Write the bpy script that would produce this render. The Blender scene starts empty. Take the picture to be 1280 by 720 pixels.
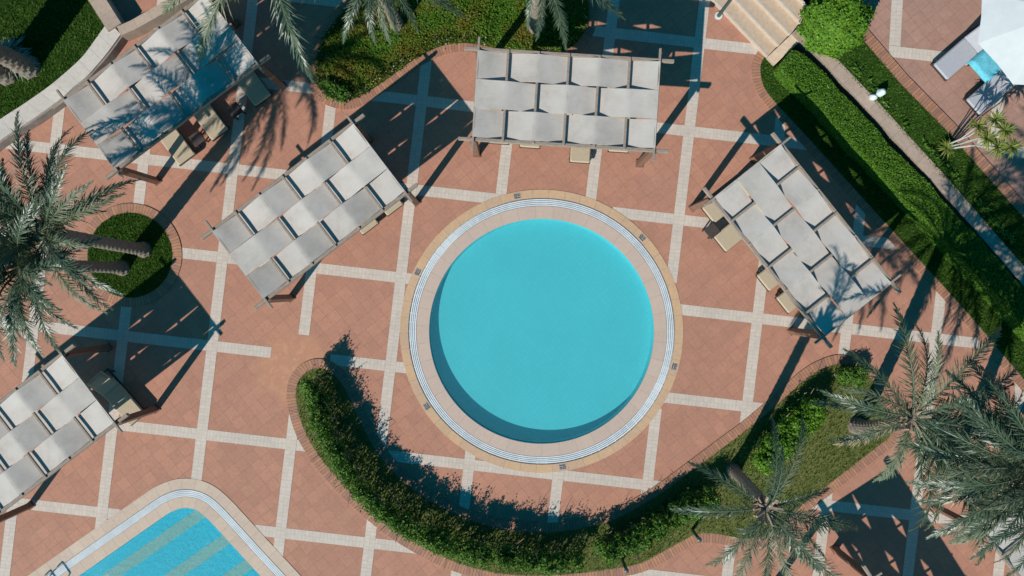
import bpy, math, random
import numpy as np
from mathutils import Vector, Matrix, Quaternion
from mathutils.geometry import tessellate_polygon

R = math.radians
random.seed(7)
rng = np.random.default_rng(11)
C = bpy.context.scene.collection
S = bpy.context.scene

# ------------------------------------------------------------------ camera, sky, sun, exposure
H, F = 27.0, 985.0                      # drone height (m) and focal length in photo pixels (1280 wide)
cd = bpy.data.cameras.new('camera'); cam = bpy.data.objects.new('camera', cd); C.objects.link(cam)
cam.location = (0, 0, H); cd.sensor_width = 36.0; cd.lens = F / 1280 * 36.0
cd.clip_start = 0.1; cd.clip_end = 600
S.camera = cam

SUN_EL = R(38.7); SHX, SHY = 0.584, 0.812          # direction in which shadows fall on the ground
w = bpy.data.worlds.new("World"); S.world = w; w.use_nodes = True
nt = w.node_tree; bg = nt.nodes['Background']
sky = nt.nodes.new('ShaderNodeTexSky'); sky.sky_type = 'NISHITA'; sky.sun_disc = False
sky.sun_elevation = SUN_EL; sky.sun_rotation = math.atan2(-SHX, -SHY)
tint = nt.nodes.new('ShaderNodeMixRGB'); tint.blend_type = 'MULTIPLY'; tint.inputs[0].default_value = 1
tint.inputs[2].default_value = (0.0, 0.70, 0.90, 1)
nt.links.new(sky.outputs[0], tint.inputs[1]); nt.links.new(tint.outputs[0], bg.inputs[0])
bg.inputs[1].default_value = 0.088
sl = bpy.data.lights.new('sun', 'SUN'); sl.energy = 4.9; sl.angle = R(0.5); sl.color = (1.0, 0.95, 0.87)
so = bpy.data.objects.new('sun', sl); C.objects.link(so); so.location = (-20, -28, 30)
so.rotation_euler = Vector((SHX * math.cos(SUN_EL), SHY * math.cos(SUN_EL), -math.sin(SUN_EL))).to_track_quat('-Z', 'Y').to_euler()
vs = S.view_settings; vs.view_transform = 'Standard'; vs.look = 'None'; vs.exposure = 0.0; vs.gamma = 1.0
vs.use_curve_mapping = False

# ------------------------------------------------------------------ helpers
def G(px, py, z=0.0):                   # where a point of the photograph lies in the place, at height z
    return Vector(((px - 640) / F * (H - z), (360 - py) / F * (H - z), z))
def GP(pts, z=0.0): return [G(x, y, z) for x, y in pts]

def tag(o, label=None, cat=None, group=None, kind=None):
    if label: o['label'] = label
    if cat: o['category'] = cat
    if group: o['group'] = group
    if kind: o['kind'] = kind
    return o
def empty(name, loc, rz=0.0):
    o = bpy.data.objects.new(name, None); C.objects.link(o); o.location = loc; o.rotation_euler = (0, 0, rz)
    o.empty_display_size = .3
    return o

class MB:
    def __init__(s): s.v = []; s.f = []; s.uv = []
    def add(s, vs, fs, uvs=None):
        b = len(s.v); s.v += [tuple(x) for x in vs]
        for i, f in enumerate(fs):
            s.f.append(tuple(b + k for k in f))
            s.uv += uvs[i] if uvs else [(0, 0)] * len(f)
    def box(s, c, size, rz=0, m=None):
        sx, sy, sz = [k / 2 for k in size]
        M = Matrix.Translation(c) @ (m if m else Matrix.Rotation(rz, 4, 'Z'))
        vs = [M @ Vector((x, y, z)) for x in (-sx, sx) for y in (-sy, sy) for z in (-sz, sz)]
        s.add(vs, [(0, 1, 3, 2), (4, 6, 7, 5), (0, 4, 5, 1), (2, 3, 7, 6), (0, 2, 6, 4), (1, 5, 7, 3)])
    def rbox(s, c, size, r, m=None):    # box with chamfered edges
        hx, hy, hz = [k / 2 for k in size]; M = Matrix.Translation(c) @ (m if m else Matrix())
        ring = []
        for z, ins in ((-hz, r), (-hz + r, 0), (hz - r, 0), (hz, r)):
            a, b = hx - ins, hy - ins; q = min(r, a, b)
            ring.append([M @ Vector(p) for p in ((a, -b + q, z), (a, b - q, z), (a - q, b, z), (-a + q, b, z), (-a, b - q, z), (-a, -b + q, z), (-a + q, -b, z), (a - q, -b, z))])
        vs = sum(ring, []); fs = [tuple(range(7, -1, -1)), tuple(range(24, 32))]
        for k in range(3):
            for i in range(8): j = (i + 1) % 8; fs.append((k*8+i, k*8+j, k*8+8+j, k*8+8+i))
        s.add(vs, fs)
    def bar(s, a, b, wd, ht):
        a, b = Vector(a), Vector(b); d = b - a
        q = d.to_track_quat('X', 'Z').to_matrix().to_4x4()
        s.box((a + b) / 2, (d.length, wd, ht), m=q)
    def tube(s, pts, rad, n=8, cap=True):
        pts = [Vector(p) for p in pts]; rings = []
        for i, p in enumerate(pts):
            d = (pts[min(i + 1, len(pts) - 1)] - pts[max(i - 1, 0)]).normalized()
            x = d.orthogonal().normalized() if abs(d.z) < .99 else Vector((1, 0, 0))
            if abs(d.z) <= .99: x = d.cross(Vector((0, 0, 1))).normalized()
            y = d.cross(x).normalized(); r = rad[i] if hasattr(rad, '__len__') else rad
            rings.append([p + (x * math.cos(2*math.pi*k/n) + y * math.sin(2*math.pi*k/n)) * r for k in range(n)])
        vs = sum(rings, []); fs = []
        for i in range(len(pts) - 1):
            for k in range(n): j = (k + 1) % n; fs.append((i*n+k, i*n+j, i*n+n+j, i*n+n+k))
        if cap: fs += [tuple(range(n - 1, -1, -1)), tuple(range((len(pts)-1)*n, len(pts)*n))]
        s.add(vs, fs)
    def build(s, name, mat, parent=None, smooth=False):
        me = bpy.data.meshes.new(name); me.from_pydata(s.v, [], s.f)
        if any(u != (0, 0) for u in s.uv[:4000]) or any(u != (0, 0) for u in s.uv):
            l = me.uv_layers.new(name='UVMap'); l.data.foreach_set('uv', np.array(s.uv, np.float32).ravel())
        if smooth: me.polygons.foreach_set('use_smooth', [True] * len(me.polygons))
        me.materials.append(mat); me.update()
        o = bpy.data.objects.new(name, me); C.objects.link(o)
        if parent: o.parent = parent
        return o

def quads_obj(name, V, mat, parent=None):        # V: (N,4,3) loose quads -> one mesh
    n = len(V); me = bpy.data.meshes.new(name)
    me.vertices.add(n * 4); me.vertices.foreach_set('co', V.astype(np.float32).ravel())
    me.loops.add(n * 4); me.loops.foreach_set('vertex_index', np.arange(n * 4, dtype=np.int32))
    me.polygons.add(n); me.polygons.foreach_set('loop_start', np.arange(0, n * 4, 4, dtype=np.int32))
    try: me.polygons.foreach_set('loop_total', np.full(n, 4, np.int32))
    except Exception: pass
    me.update(calc_edges=True); me.validate(); me.materials.append(mat)
    o = bpy.data.objects.new(name, me); C.objects.link(o)
    if parent: o.parent = parent
    return o
def unit(a): return a / np.maximum(np.linalg.norm(a, axis=1, keepdims=True), 1e-9)
def leaf_quads(P, N, ln, wd):                    # diamond leaves at P facing roughly N
    n = len(P); N = unit(N + rng.normal(0, .45, (n, 3)))
    t = unit(np.cross(N, rng.normal(0, 1, (n, 3)))); b = np.cross(N, t)
    ln = ln * rng.uniform(.7, 1.3, (n, 1)); wd = wd * rng.uniform(.7, 1.3, (n, 1))
    return np.stack([P - t * ln / 2, P + b * wd / 2 + N * wd * .12, P + t * ln / 2 - N * ln * .12, P - b * wd / 2 + N * wd * .12], 1)

def smooth(pts, closed=True, n=6):
    pts = [Vector((p[0], p[1])) for p in pts]; out = []; m = len(pts)
    for i in range(m if closed else m - 1):
        g = (lambda k: pts[k % m]) if closed else (lambda k: pts[max(0, min(m - 1, k))])
        p0, p1, p2, p3 = g(i - 1), g(i), g(i + 1), g(i + 2)
        for k in range(n):
            t = k / n
            out.append(.5 * ((2*p1) + (p2-p0)*t + (2*p0-5*p1+4*p2-p3)*t*t + (3*p1-p0-3*p2+p3)*t**3))
    if not closed: out.append(pts[-1])
    return out
def area(p): return sum(p[i][0]*p[(i+1) % len(p)][1] - p[(i+1) % len(p)][0]*p[i][1] for i in range(len(p))) / 2
def offset(path, d, closed=True):                # outward for closed paths, to the left for open ones
    sg = (-1 if area(path) > 0 else 1) if closed else 1; n = len(path); out = []
    for i in range(n):
        a, b = (path[i-1], path[(i+1) % n]) if closed else (path[max(i-1, 0)], path[min(i+1, n-1)])
        t = Vector((b[0]-a[0], b[1]-a[1])).normalized()
        out.append(Vector((path[i][0] - t.y * d * sg, path[i][1] + t.x * d * sg)))
    return out
def ribbon(mb, inner, outer, z1, z0, closed=True, u0=0.0):   # flat ribbon with side walls; uv = metres along, metres across
    n = len(inner); u = u0; m = n if closed else n - 1
    for i in range(m):
        j = (i + 1) % n
        a, b, c, d = inner[i], inner[j], outer[j], outer[i]
        L = ((Vector(a)+Vector(d))/2 - (Vector(b)+Vector(c))/2).length; W = (Vector(d)-Vector(a)).length
        up = [(p[0], p[1], z1) for p in (a, b, c, d)]; dn = [(p[0], p[1], z0) for p in (a, b, c, d)]
        q = [(u, 0), (u+L, 0), (u+L, W), (u, W)]
        fs = [(0, 1, 2, 3)]; uv = [q]
        if z1 - z0 > .006:
            fs += [(0, 4, 5, 1), (2, 6, 7, 3)]; uv += [[q[0]]*2 + [q[1]]*2, [q[2]]*2 + [q[3]]*2]
            if not closed and i == 0: fs.append((0, 3, 7, 4)); uv.append([q[0]]*4)
            if not closed and i == m-1: fs.append((1, 5, 6, 2)); uv.append([q[1]]*4)
        mb.add(up + dn, fs, uv); u += L
def sheet(name, poly, z, mat, holes=(), parent=None, z0=None):
    loops = [[Vector((p[0], p[1], 0)) for p in poly]] + [[Vector((p[0], p[1], 0)) for p in h] for h in holes]
    vs = [(p.x, p.y, z) for l in loops for p in l]
    fs = []
    for t in tessellate_polygon(loops):
        a, b, c = [Vector(vs[i]) for i in t]
        fs.append(tuple(t) if (b-a).cross(c-a).z > 0 else tuple(reversed(t)))
    mb = MB(); mb.v = vs; mb.f = fs; mb.uv = [(0, 0)] * (3*len(fs))
    if z0 is not None:
        n = len(poly); b = len(mb.v); mb.v += [(p[0], p[1], z0) for p in poly]
        for i in range(n): j = (i+1) % n; mb.f.append((i, b+i, b+j, j)); mb.uv += [(0, 0)]*4
    return mb.build(name, mat, parent)
def inside(P, poly):
    x, y = P[:, 0], P[:, 1]; r = np.zeros(len(P), bool); n = len(poly)
    for i in range(n):
        (x1, y1), (x2, y2) = poly[i][:2], poly[(i+1) % n][:2]
        if y1 == y2: continue
        r ^= ((y1 > y) != (y2 > y)) & (x < (x2-x1)*(y-y1)/(y2-y1)+x1)
    return r
def scatter(poly, density):
    A = np.array([[p[0], p[1]] for p in poly]); lo, hi = A.min(0), A.max(0)
    lo = np.maximum(lo, [-19.5, -12]); hi = np.minimum(hi, [19.5, 12])
    n = int(density * np.prod(hi - lo)); P = rng.uniform(lo, hi, (n, 2)); return P[inside(P, A)]

# ------------------------------------------------------------------ materials
def mat(name):
    m = bpy.data.materials.new(name); m.use_nodes = True; t = m.node_tree
    return m, t, t.nodes['Principled BSDF'], t.nodes.new, t.links.new
def mixc(t, fac, a, b, mode='MIX'):
    n = t.nodes.new('ShaderNodeMixRGB'); n.blend_type = mode
    for i, x in ((0, fac), (1, a), (2, b)):
        if isinstance(x, (int, float)): n.inputs[i].default_value = x
        elif isinstance(x, tuple): n.inputs[i].default_value = (*x, 1)
        else: t.links.new(x, n.inputs[i])
    return n.outputs[0]
def noise(t, scale, detail=4, rough=.55, vec=None, kind='Object'):
    n = t.nodes.new('ShaderNodeTexNoise'); n.inputs['Scale'].default_value = scale
    n.inputs['Detail'].default_value = detail; n.inputs['Roughness'].default_value = rough
    if vec is None:
        tc = t.nodes.new('ShaderNodeTexCoord'); vec = tc.outputs[kind]
    t.links.new(vec, n.inputs['Vector']); return n.outputs['Fac']
def ramp(t, x, stops):
    n = t.nodes.new('ShaderNodeValToRGB'); e = n.color_ramp.elements
    while len(e) < len(stops): e.new(.5)
    for k, (p, c) in enumerate(stops):
        e[k].position = p; e[k].color = (*c, 1) if isinstance(c, tuple) else (c, c, c, 1)
    t.links.new(x, n.inputs[0]); return n.outputs[0]
def bump(t, b, h, strength=.3, dist=.02):
    n = t.nodes.new('ShaderNodeBump'); n.inputs['Strength'].default_value = strength; n.inputs['Distance'].default_value = dist
    t.links.new(h, n.inputs['Height']); t.links.new(n.outputs[0], b.inputs['Normal']); return n
def mapping(t, src, rz=0.0, scale=(1, 1, 1)):
    n = t.nodes.new('ShaderNodeMapping'); n.inputs['Rotation'].default_value = (0, 0, rz); n.inputs['Scale'].default_value = scale
    tc = t.nodes.new('ShaderNodeTexCoord'); t.links.new(tc.outputs[src], n.inputs[0]); return n.outputs[0]
def brick(t, vec, bw, rh, c1, c2, cm, mortar=.01, off=0.0, smooth_=.1):
    n = t.nodes.new('ShaderNodeTexBrick'); n.offset = off; n.squash = 1
    n.inputs['Scale'].default_value = 1; n.inputs['Brick Width'].default_value = bw; n.inputs['Row Height'].default_value = rh
    n.inputs['Mortar Size'].default_value = mortar; n.inputs['Mortar Smooth'].default_value = smooth_; n.inputs['Bias'].default_value = 0
    for k, c in (('Color1', c1), ('Color2', c2), ('Mortar', cm)): n.inputs[k].default_value = (*c, 1)
    t.links.new(vec, n.inputs['Vector']); return n.outputs['Color'], n.outputs['Fac']

def paving_material(name, base, patch=None):
    m, t, b, N, L = mat(name)
    r, g, bl = base
    col, f = brick(t, mapping(t, 'Object', R(45 + 6.6)), .40, .40, (r*1.06, g*1.06, bl*1.05), (r*.92, g*.91, bl*.92), (r*.76, g*.74, bl*.74), .010, 0, .3)
    big = noise(t, .22, 5, .6); col = mixc(t, mixc(t, 1.0, ramp(t, big, [(.35, 0.0), (.68, 1.0)]), (.5, .5, .5), 'MULTIPLY'), col, (r*.82, g*.84, bl*.9))
    mid = noise(t, 1.6, 6, .7); col = mixc(t, .6, col, ramp(t, mid, [(.3, .86), (.7, 1.12)]), 'MULTIPLY')
    fine = noise(t, 9, 6, .75); col = mixc(t, .55, col, ramp(t, fine, [(.25, .72), (.75, 1.22)]), 'MULTIPLY')
    grain = noise(t, 45, 3, .8); col = mixc(t, .5, col, ramp(t, grain, [(.2, .75), (.8, 1.2)]), 'MULTIPLY')
    if patch:
        tc = N('ShaderNodeTexCoord'); d = N('ShaderNodeVectorMath'); d.operation = 'DISTANCE'
        L(tc.outputs['Object'], d.inputs[0]); d.inputs[1].default_value = patch[0]
        wob = noise(t, 1.3, 4, .6); a = N('ShaderNodeMath'); a.operation = 'MULTIPLY_ADD'
        L(wob, a.inputs[0]); a.inputs[1].default_value = 1.6; L(d.outputs['Value'], a.inputs[2])
        fac = ramp(t, a.outputs[0], [(.0, 1.0), (1.0, 0.0)]); mr = N('ShaderNodeMapRange')
        L(a.outputs[0], mr.inputs[0]); mr.inputs[1].default_value = patch[1] + .75; mr.inputs[2].default_value = patch[1] + 1.25
        mr.inputs[3].default_value = .85; mr.inputs[4].default_value = 0
        blot = ramp(t, noise(t, 3.0, 5, .7), [(.3, (.56, .30, .18)), (.55, (.47, .215, .125)), (.75, (.60, .37, .25))])
        col = mixc(t, mr.outputs[0], col, blot)
    L(col, b.inputs['Base Color']); b.inputs['Roughness'].default_value = .8
    bump(t, b, mixc(t, .5, f, fine), .12, .01); return m
def ribbon_material(name, c1, c2, cm, bw, rh, mortar=.008, off=0.0, wear=.35, rough=.75, sc=8):
    m, t, b, N, L = mat(name)
    col, f = brick(t, mapping(t, 'UV'), bw, rh, c1, c2, cm, mortar, off)
    col = mixc(t, wear, col, ramp(t, noise(t, sc, 5, .7), [(.25, .66), (.75, 1.2)]), 'MULTIPLY')
    col = mixc(t, wear, col, ramp(t, noise(t, .7, 4, .6), [(.3, .8), (.7, 1.12)]), 'MULTIPLY')
    L(col, b.inputs['Base Color']); b.inputs['Roughness'].default_value = rough
    bump(t, b, f, .25, .01); return m
def plain(name, c, rough=.7, var=.3, scale=8, metallic=0.0, stretch=None, spec=.4):
    m, t, b, N, L = mat(name)
    vec = mapping(t, 'Object', 0, stretch) if stretch else None
    n = noise(t, scale, 5, .65, vec)
    lo, hi = tuple(k*(1-var) for k in c), tuple(min(.95, k*(1+var)) for k in c)
    L(ramp(t, n, [(.25, lo), (.75, hi)]), b.inputs['Base Color'])
    b.inputs['Roughness'].default_value = rough; b.inputs['Metallic'].default_value = metallic
    b.inputs['Specular IOR Level'].default_value = spec
    bump(t, b, n, .15, .01); return m
def foliage(name, cols, trans=.22, rough=.55, patch=None):
    m, t, b, N, L = mat(name)
    g = N('ShaderNodeNewGeometry'); k = len(cols)
    col = ramp(t, g.outputs['Random Per Island'], [(i/(k-1), c) for i, c in enumerate(cols)])
    if patch: col = mixc(t, ramp(t, noise(t, patch[0], 4, .6), [(.42, 0.0), (.62, 1.0)]), col, patch[1])
    L(col, b.inputs['Base Color']); b.inputs['Roughness'].default_value = rough; b.inputs['Specular IOR Level'].default_value = .5 if 'palm' in name else .25
    tr = N('ShaderNodeBsdfTranslucent'); L(mixc(t, 1.0, col, (1.1, 1.15, .5), 'MULTIPLY'), tr.inputs[0])
    mx = N('ShaderNodeMixShader'); mx.inputs[0].default_value = trans
    L(b.outputs[0], mx.inputs[1]); L(tr.outputs[0], mx.inputs[2]); L(mx.outputs[0], t.nodes['Material Output'].inputs[0]); return m
def soil_mat(name, a, b_, scale=3):
    m, t, b, N, L = mat(name); n = noise(t, scale, 8, .75)
    L(ramp(t, n, [(.3, a), (.7, b_)]), b.inputs['Base Color']); b.inputs['Roughness'].default_value = .95
    b.inputs['Specular IOR Level'].default_value = .1
    bump(t, b, noise(t, 30, 4, .7), .6, .03); return m
def water_mat(name, body, tintc, scale, strength, dens):
    m, t, b, N, L = mat(name)
    tp = N('ShaderNodeBsdfTransparent'); tp.inputs[0].default_value = (*tintc, 1)
    df = N('ShaderNodeBsdfDiffuse'); df.inputs[0].default_value = (*body, 1)
    gl = N('ShaderNodeBsdfGlossy'); gl.inputs['Roughness'].default_value = .06
    n1 = noise(t, scale, 3, .5); n2 = noise(t, scale*2.7, 2, .5)
    h = mixc(t, .4, n1, n2); bp = N('ShaderNodeBump'); bp.inputs['Strength'].default_value = strength; bp.inputs['Distance'].default_value = .05 if strength < .9 else .16
    L(h, bp.inputs['Height']); L(bp.outputs[0], df.inputs['Normal']); L(bp.outputs[0], gl.inputs['Normal'])
    m1 = N('ShaderNodeMixShader'); m1.inputs[0].default_value = dens; L(tp.outputs[0], m1.inputs[1]); L(df.outputs[0], m1.inputs[2])
    lw = N('ShaderNodeLayerWeight'); lw.inputs['Blend'].default_value = .5; L(bp.outputs[0], lw.inputs['Normal'])
    pw = N('ShaderNodeMath'); pw.operation = 'POWER'; L(lw.outputs['Facing'], pw.inputs[0]); pw.inputs[1].default_value = 5
    ma = N('ShaderNodeMath'); ma.operation = 'MULTIPLY_ADD'; L(pw.outputs[0], ma.inputs[0]); ma.inputs[1].default_value = .7; ma.inputs[2].default_value = .02
    m2 = N('ShaderNodeMixShader'); L(ma.outputs[0], m2.inputs[0]); L(m1.outputs[0], m2.inputs[1]); L(gl.outputs[0], m2.inputs[2])
    L(m2.outputs[0], t.nodes['Material Output'].inputs[0]); return m

M = {}
M['paving'] = paving_material('terracotta_paving', (.47, .220, .145), (G(366, 462), 1.0))
M['upper_paving'] = paving_material('upper_paving', (.40, .225, .17))
M['strip'] = ribbon_material('pale_strip_tiles', (.62, .52, .445), (.57, .475, .41), (.48, .40, .34), .125, .185, .006, 0, .4)
M['kerb'] = ribbon_material('kerb_bricks', (.47, .22, .12), (.33, .16, .115), (.20, .11, .08), .105, 1.0, .010, 0, .6)
M['cop_out'] = ribbon_material('outer_coping_stone', (.60, .38, .22), (.55, .36, .235), (.40, .27, .18), .55, 1.0, .008, 0, .4)
M['cop_in'] = ribbon_material('inner_coping_stone', (.56, .415, .34), (.53, .395, .33), (.42, .31, .25), .60, 1.0, .007, 0, .25)
M['cop2'] = ribbon_material('second_pool_coping', (.60, .455, .35), (.56, .42, .33), (.44, .33, .26), .45, 1.0, .008, 0, .35)
M['cap'] = ribbon_material('white_wall_cap', (.62, .55, .49), (.56, .50, .45), (.42, .37, .32), .55, 1.0, .008, 0, .4)
M['tan_cap'] = ribbon_material('tan_wall_cap', (.46, .345, .27), (.40, .30, .24), (.3, .23, .18), .6, 1.0, .008, 0, .55)
M['wallface'] = plain('rendered_wall_face', (.24, .20, .175), .85, .35, 4)
M['grate'] = plain('white_grate_slat', (.66, .69, .72), .5, .16, 2.2)
M['channel'] = plain('overflow_channel', (.56, .61, .65), .4, .25, 12)
M['basin'] = plain('aqua_pool_lining', (.085, .53, .64), .5, .07, 9)
def mosaic():
    m, t, b, N, L = mat('aqua_pool_mosaic')
    col, f = brick(t, mapping(t, 'Object', R(-40)), .16, .16, (.09, .55, .61), (.084, .53, .59), (.095, .51, .56), .012, 0, .3)
    col = mixc(t, .6, col, ramp(t, noise(t, .5, 3, .5), [(.3, .93), (.7, 1.05)]), 'MULTIPLY')
    L(col, b.inputs['Base Color']); b.inputs['Roughness'].default_value = .5; return m
M['basin'] = mosaic()
M['basin2'] = plain('blue_lining_ripple_light', (.03, .47, .60), .4, .34, 16)  # blue lining; rippling light under the water is painted in as mottled tone
M['band'] = plain('khaki_mosaic_band', (.42, .40, .28), .5, .35, 25)
M['water'] = water_mat('calm_water', (.14, .55, .60), (.84, .97, .98), 3.2, .5, .16)
M['water2'] = water_mat('rippled_water', (.09, .56, .69), (.80, .97, .99), 7.0, 1.0, .28)
M['wood'] = plain('weathered_beam_wood', (.30, .235, .19), .8, .35, 6, stretch=(1, 6, 6))
M['postwood'] = plain('brown_post_wood', (.20, .105, .07), .75, .35, 6, stretch=(6, 6, 1))
M['cream'] = plain('cream_cushion', (.46, .365, .255), .85, .08, 10)
M['grey_cushion'] = plain('grey_cushion', (.40, .40, .44), .85, .08, 10)
M['frame'] = plain('dark_lounger_frame', (.06, .045, .04), .6, .3, 8)
M['towel'] = plain('turquoise_towel', (.12, .46, .58), .9, .25, 14)
M['canopy'] = plain('white_canopy', (.60, .62, .63), .8, .06, 3)
M['metal'] = plain('painted_metal', (.05, .10, .10), .4, .2, 10, .3)
M['steel'] = plain('pool_rail_steel', (.07, .14, .16), .3, .2, 10, .6)
M['lampglass'] = plain('lamp_glass', (.55, .55, .5), .3, .1, 10)
M['plaque'] = plain('marker_tile', (.36, .33, .30), .5, .15, 30)
M['ink'] = plain('marker_ink', (.045, .045, .055), .5, .2, 30)
M['rock'] = plain('white_rock', (.62, .68, .68), .8, .25, 6)
M['stone'] = plain('tan_step_stone', (.50, .375, .275), .8, .16, 7)
M['nosing'] = plain('step_nosing', (.60, .50, .42), .75, .15, 9)
M['trunk'] = plain('palm_trunk_bark', (.205, .165, .13), .95, .55, 9, stretch=(1, 1, 4))
M['twig'] = plain('dry_twig', (.30, .225, .17), .9, .35, 12)
M['pale_stem'] = plain('pale_cane', (.50, .47, .44), .8, .2, 12)
M['olive'] = soil_mat('olive_turf_base', (.075, .105, .022), (.17, .17, .06), 1.5)
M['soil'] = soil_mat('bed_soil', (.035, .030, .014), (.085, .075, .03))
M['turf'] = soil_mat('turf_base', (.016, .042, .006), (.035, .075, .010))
M['dryturf'] = soil_mat('dry_turf_base', (.07, .085, .025), (.16, .14, .06), 1.5)
def fabric():
    m, t, b, N, L = mat('woven_shade_fabric')
    col = ramp(t, noise(t, 1.4, 5, .65), [(.25, (.42, .37, .335)), (.5, (.525, .47, .43)), (.8, (.59, .535, .50))])
    oi = N('ShaderNodeObjectInfo'); col = mixc(t, 1.0, col, ramp(t, oi.outputs['Random'], [(0, .90), (1, 1.06)]), 'MULTIPLY')
    wv = noise(t, 5, 4, .7, mapping(t, 'Object', 0, (1, 14, 1))); col = mixc(t, .5, col, ramp(t, wv, [(.25, .80), (.75, 1.12)]), 'MULTIPLY')
    L(col, b.inputs['Base Color']); b.inputs['Roughness'].default_value = .9; b.inputs['Specular IOR Level'].default_value = .15
    bump(t, b, wv, .25, .01); return m
M['fabric'] = fabric()
M['frond'] = foliage('date_palm_leaf', [(.030, .058, .034), (.060, .098, .055), (.115, .155, .095), (.045, .080, .038)], .12, .38)
M['frond_pale'] = foliage('pale_palm_leaf', [(.07, .11, .06), (.14, .17, .10), (.21, .215, .13)], .15, .5)
M['frond_dry'] = foliage('dry_palm_leaf', [(.24, .19, .10), (.32, .26, .15), (.20, .17, .09)], .12, .7)
M['hedge'] = foliage('clipped_hedge_leaf', [(.028, .085, .006), (.060, .150, .009), (.105, .205, .015)], .1)
M['shrub'] = foliage('shrub_leaf', [(.022, .070, .010), (.065, .155, .016), (.14, .24, .026)], .15)
M['bush'] = foliage('bright_bush_leaf', [(.045, .13, .010), (.11, .25, .018), (.19, .34, .03)], .25)
M['grass'] = foliage('grass_blade', [(.026, .080, .005), (.052, .125, .009), (.085, .155, .015)], .08, .6)
M['grass_dry'] = foliage('dry_grass_blade', [(.08, .13, .02), (.15, .18, .045), (.23, .22, .08)], .2, .7)
M['cover'] = foliage('ground_cover_leaf', [(.040, .115, .008), (.075, .175, .010), (.12, .20, .014)], .25, .6, (.9, (.15, .14, .015)))
M['yucca'] = foliage('yellow_green_sword_leaf', [(.08, .14, .02), (.17, .22, .04), (.30, .30, .08)], .2, .5)
M['dark'] = foliage('dark_border_leaf', [(.012, .035, .008), (.03, .07, .012), (.06, .10, .015)], .15, .6)
M['silver'] = foliage('silver_leaf', [(.20, .23, .20), (.32, .35, .31), (.42, .44, .40)], .1, .6)
M['petal'] = foliage('mixed_petals', [(.45, .20, .30), (.60, .48, .10), (.55, .45, .45), (.25, .10, .25), (.40, .30, .08)], .2, .6)

# ------------------------------------------------------------------ the setting: ground, bands, pools
PC = G(677, 414); PXM = F / H                                   # round pool centre, pixels per metre on the ground
def circle(c, r, n=160): return [Vector((c.x + r*math.cos(2*math.pi*k/n), c.y + r*math.sin(2*math.pi*k/n))) for k in range(n)]
r_w, r_i, r_g, r_o = 140.5/PXM, 156.5/PXM, 166.5/PXM, 177/PXM
# second pool: rounded corner between two straight edges
cor = GP([(-300, 999), (-60, 831), (60, 747), (120, 705), (170, 670), (200, 649), (214, 640), (230, 635), (246, 638), (260, 649), (278, 668), (310, 703), (360, 757), (470, 877), (560, 975), (300, 1150), (-100, 1200)])
W2 = smooth(cor, True, 6)
W2i, W2g, W2o = offset(W2, 14/PXM), offset(W2, 23.5/PXM), offset(W2, 37/PXM)
BIG = [(-140, -140), (140, -140), (140, 140), (-140, 140)]
sheet('ground', BIG, 0, M['paving'], [circle(PC, r_o - .1), offset(W2, 34/PXM)])
g = bpy.data.objects['ground']; tag(g, 'terracotta tiled pool terrace with diagonal joints', 'paving', kind='structure')

def bands():
    mb = MB(); hw = .185; z = .004
    blockers = [circle(PC, r_o - .12), offset(W2, 33/PXM)]
    patch = GP([(343, 420), (375, 416), (407, 443), (412, 449), (420, 470), (385, 518), (345, 518), (338, 450)])
    def run(p0, p1, z_):
        d = p1 - p0; Ln = d.length; n = int(Ln / .04); t = np.linspace(0, 1, n)
        P = np.array([[p0.x + d.x*k, p0.y + d.y*k] for k in t])
        ok = np.ones(n, bool)
        for bl in blockers: ok &= ~inside(P, bl)
        ok &= ~inside(P, patch)
        i = 0
        while i < n:
            if ok[i]:
                j = i
                while j + 1 < n and ok[j+1]: j += 1
                if j > i + 3:
                    pth = [Vector(P[i]), Vector(P[j])]
                    ribbon(mb, offset(pth, -hw, False), offset(pth, hw, False), z_, z_, False)
                i = j + 1
            else: i += 1
    for k in range(-3, 7):
        y0 = 251 + 112*k; run(G(-300, y0 + .1135*(-940)), G(1600, y0 + .1135*960), .004)
    for k in range(-3, 13):
        x0 = 48 + 112.9*k; run(G(x0 + .118*560, -200), G(x0 - .118*600, 960), .008)
    return mb.build('paving_bands', M['strip'])
tag(bands(), 'grid of pale stone bands crossing the terracotta terrace', 'paving bands', kind='structure')

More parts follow.
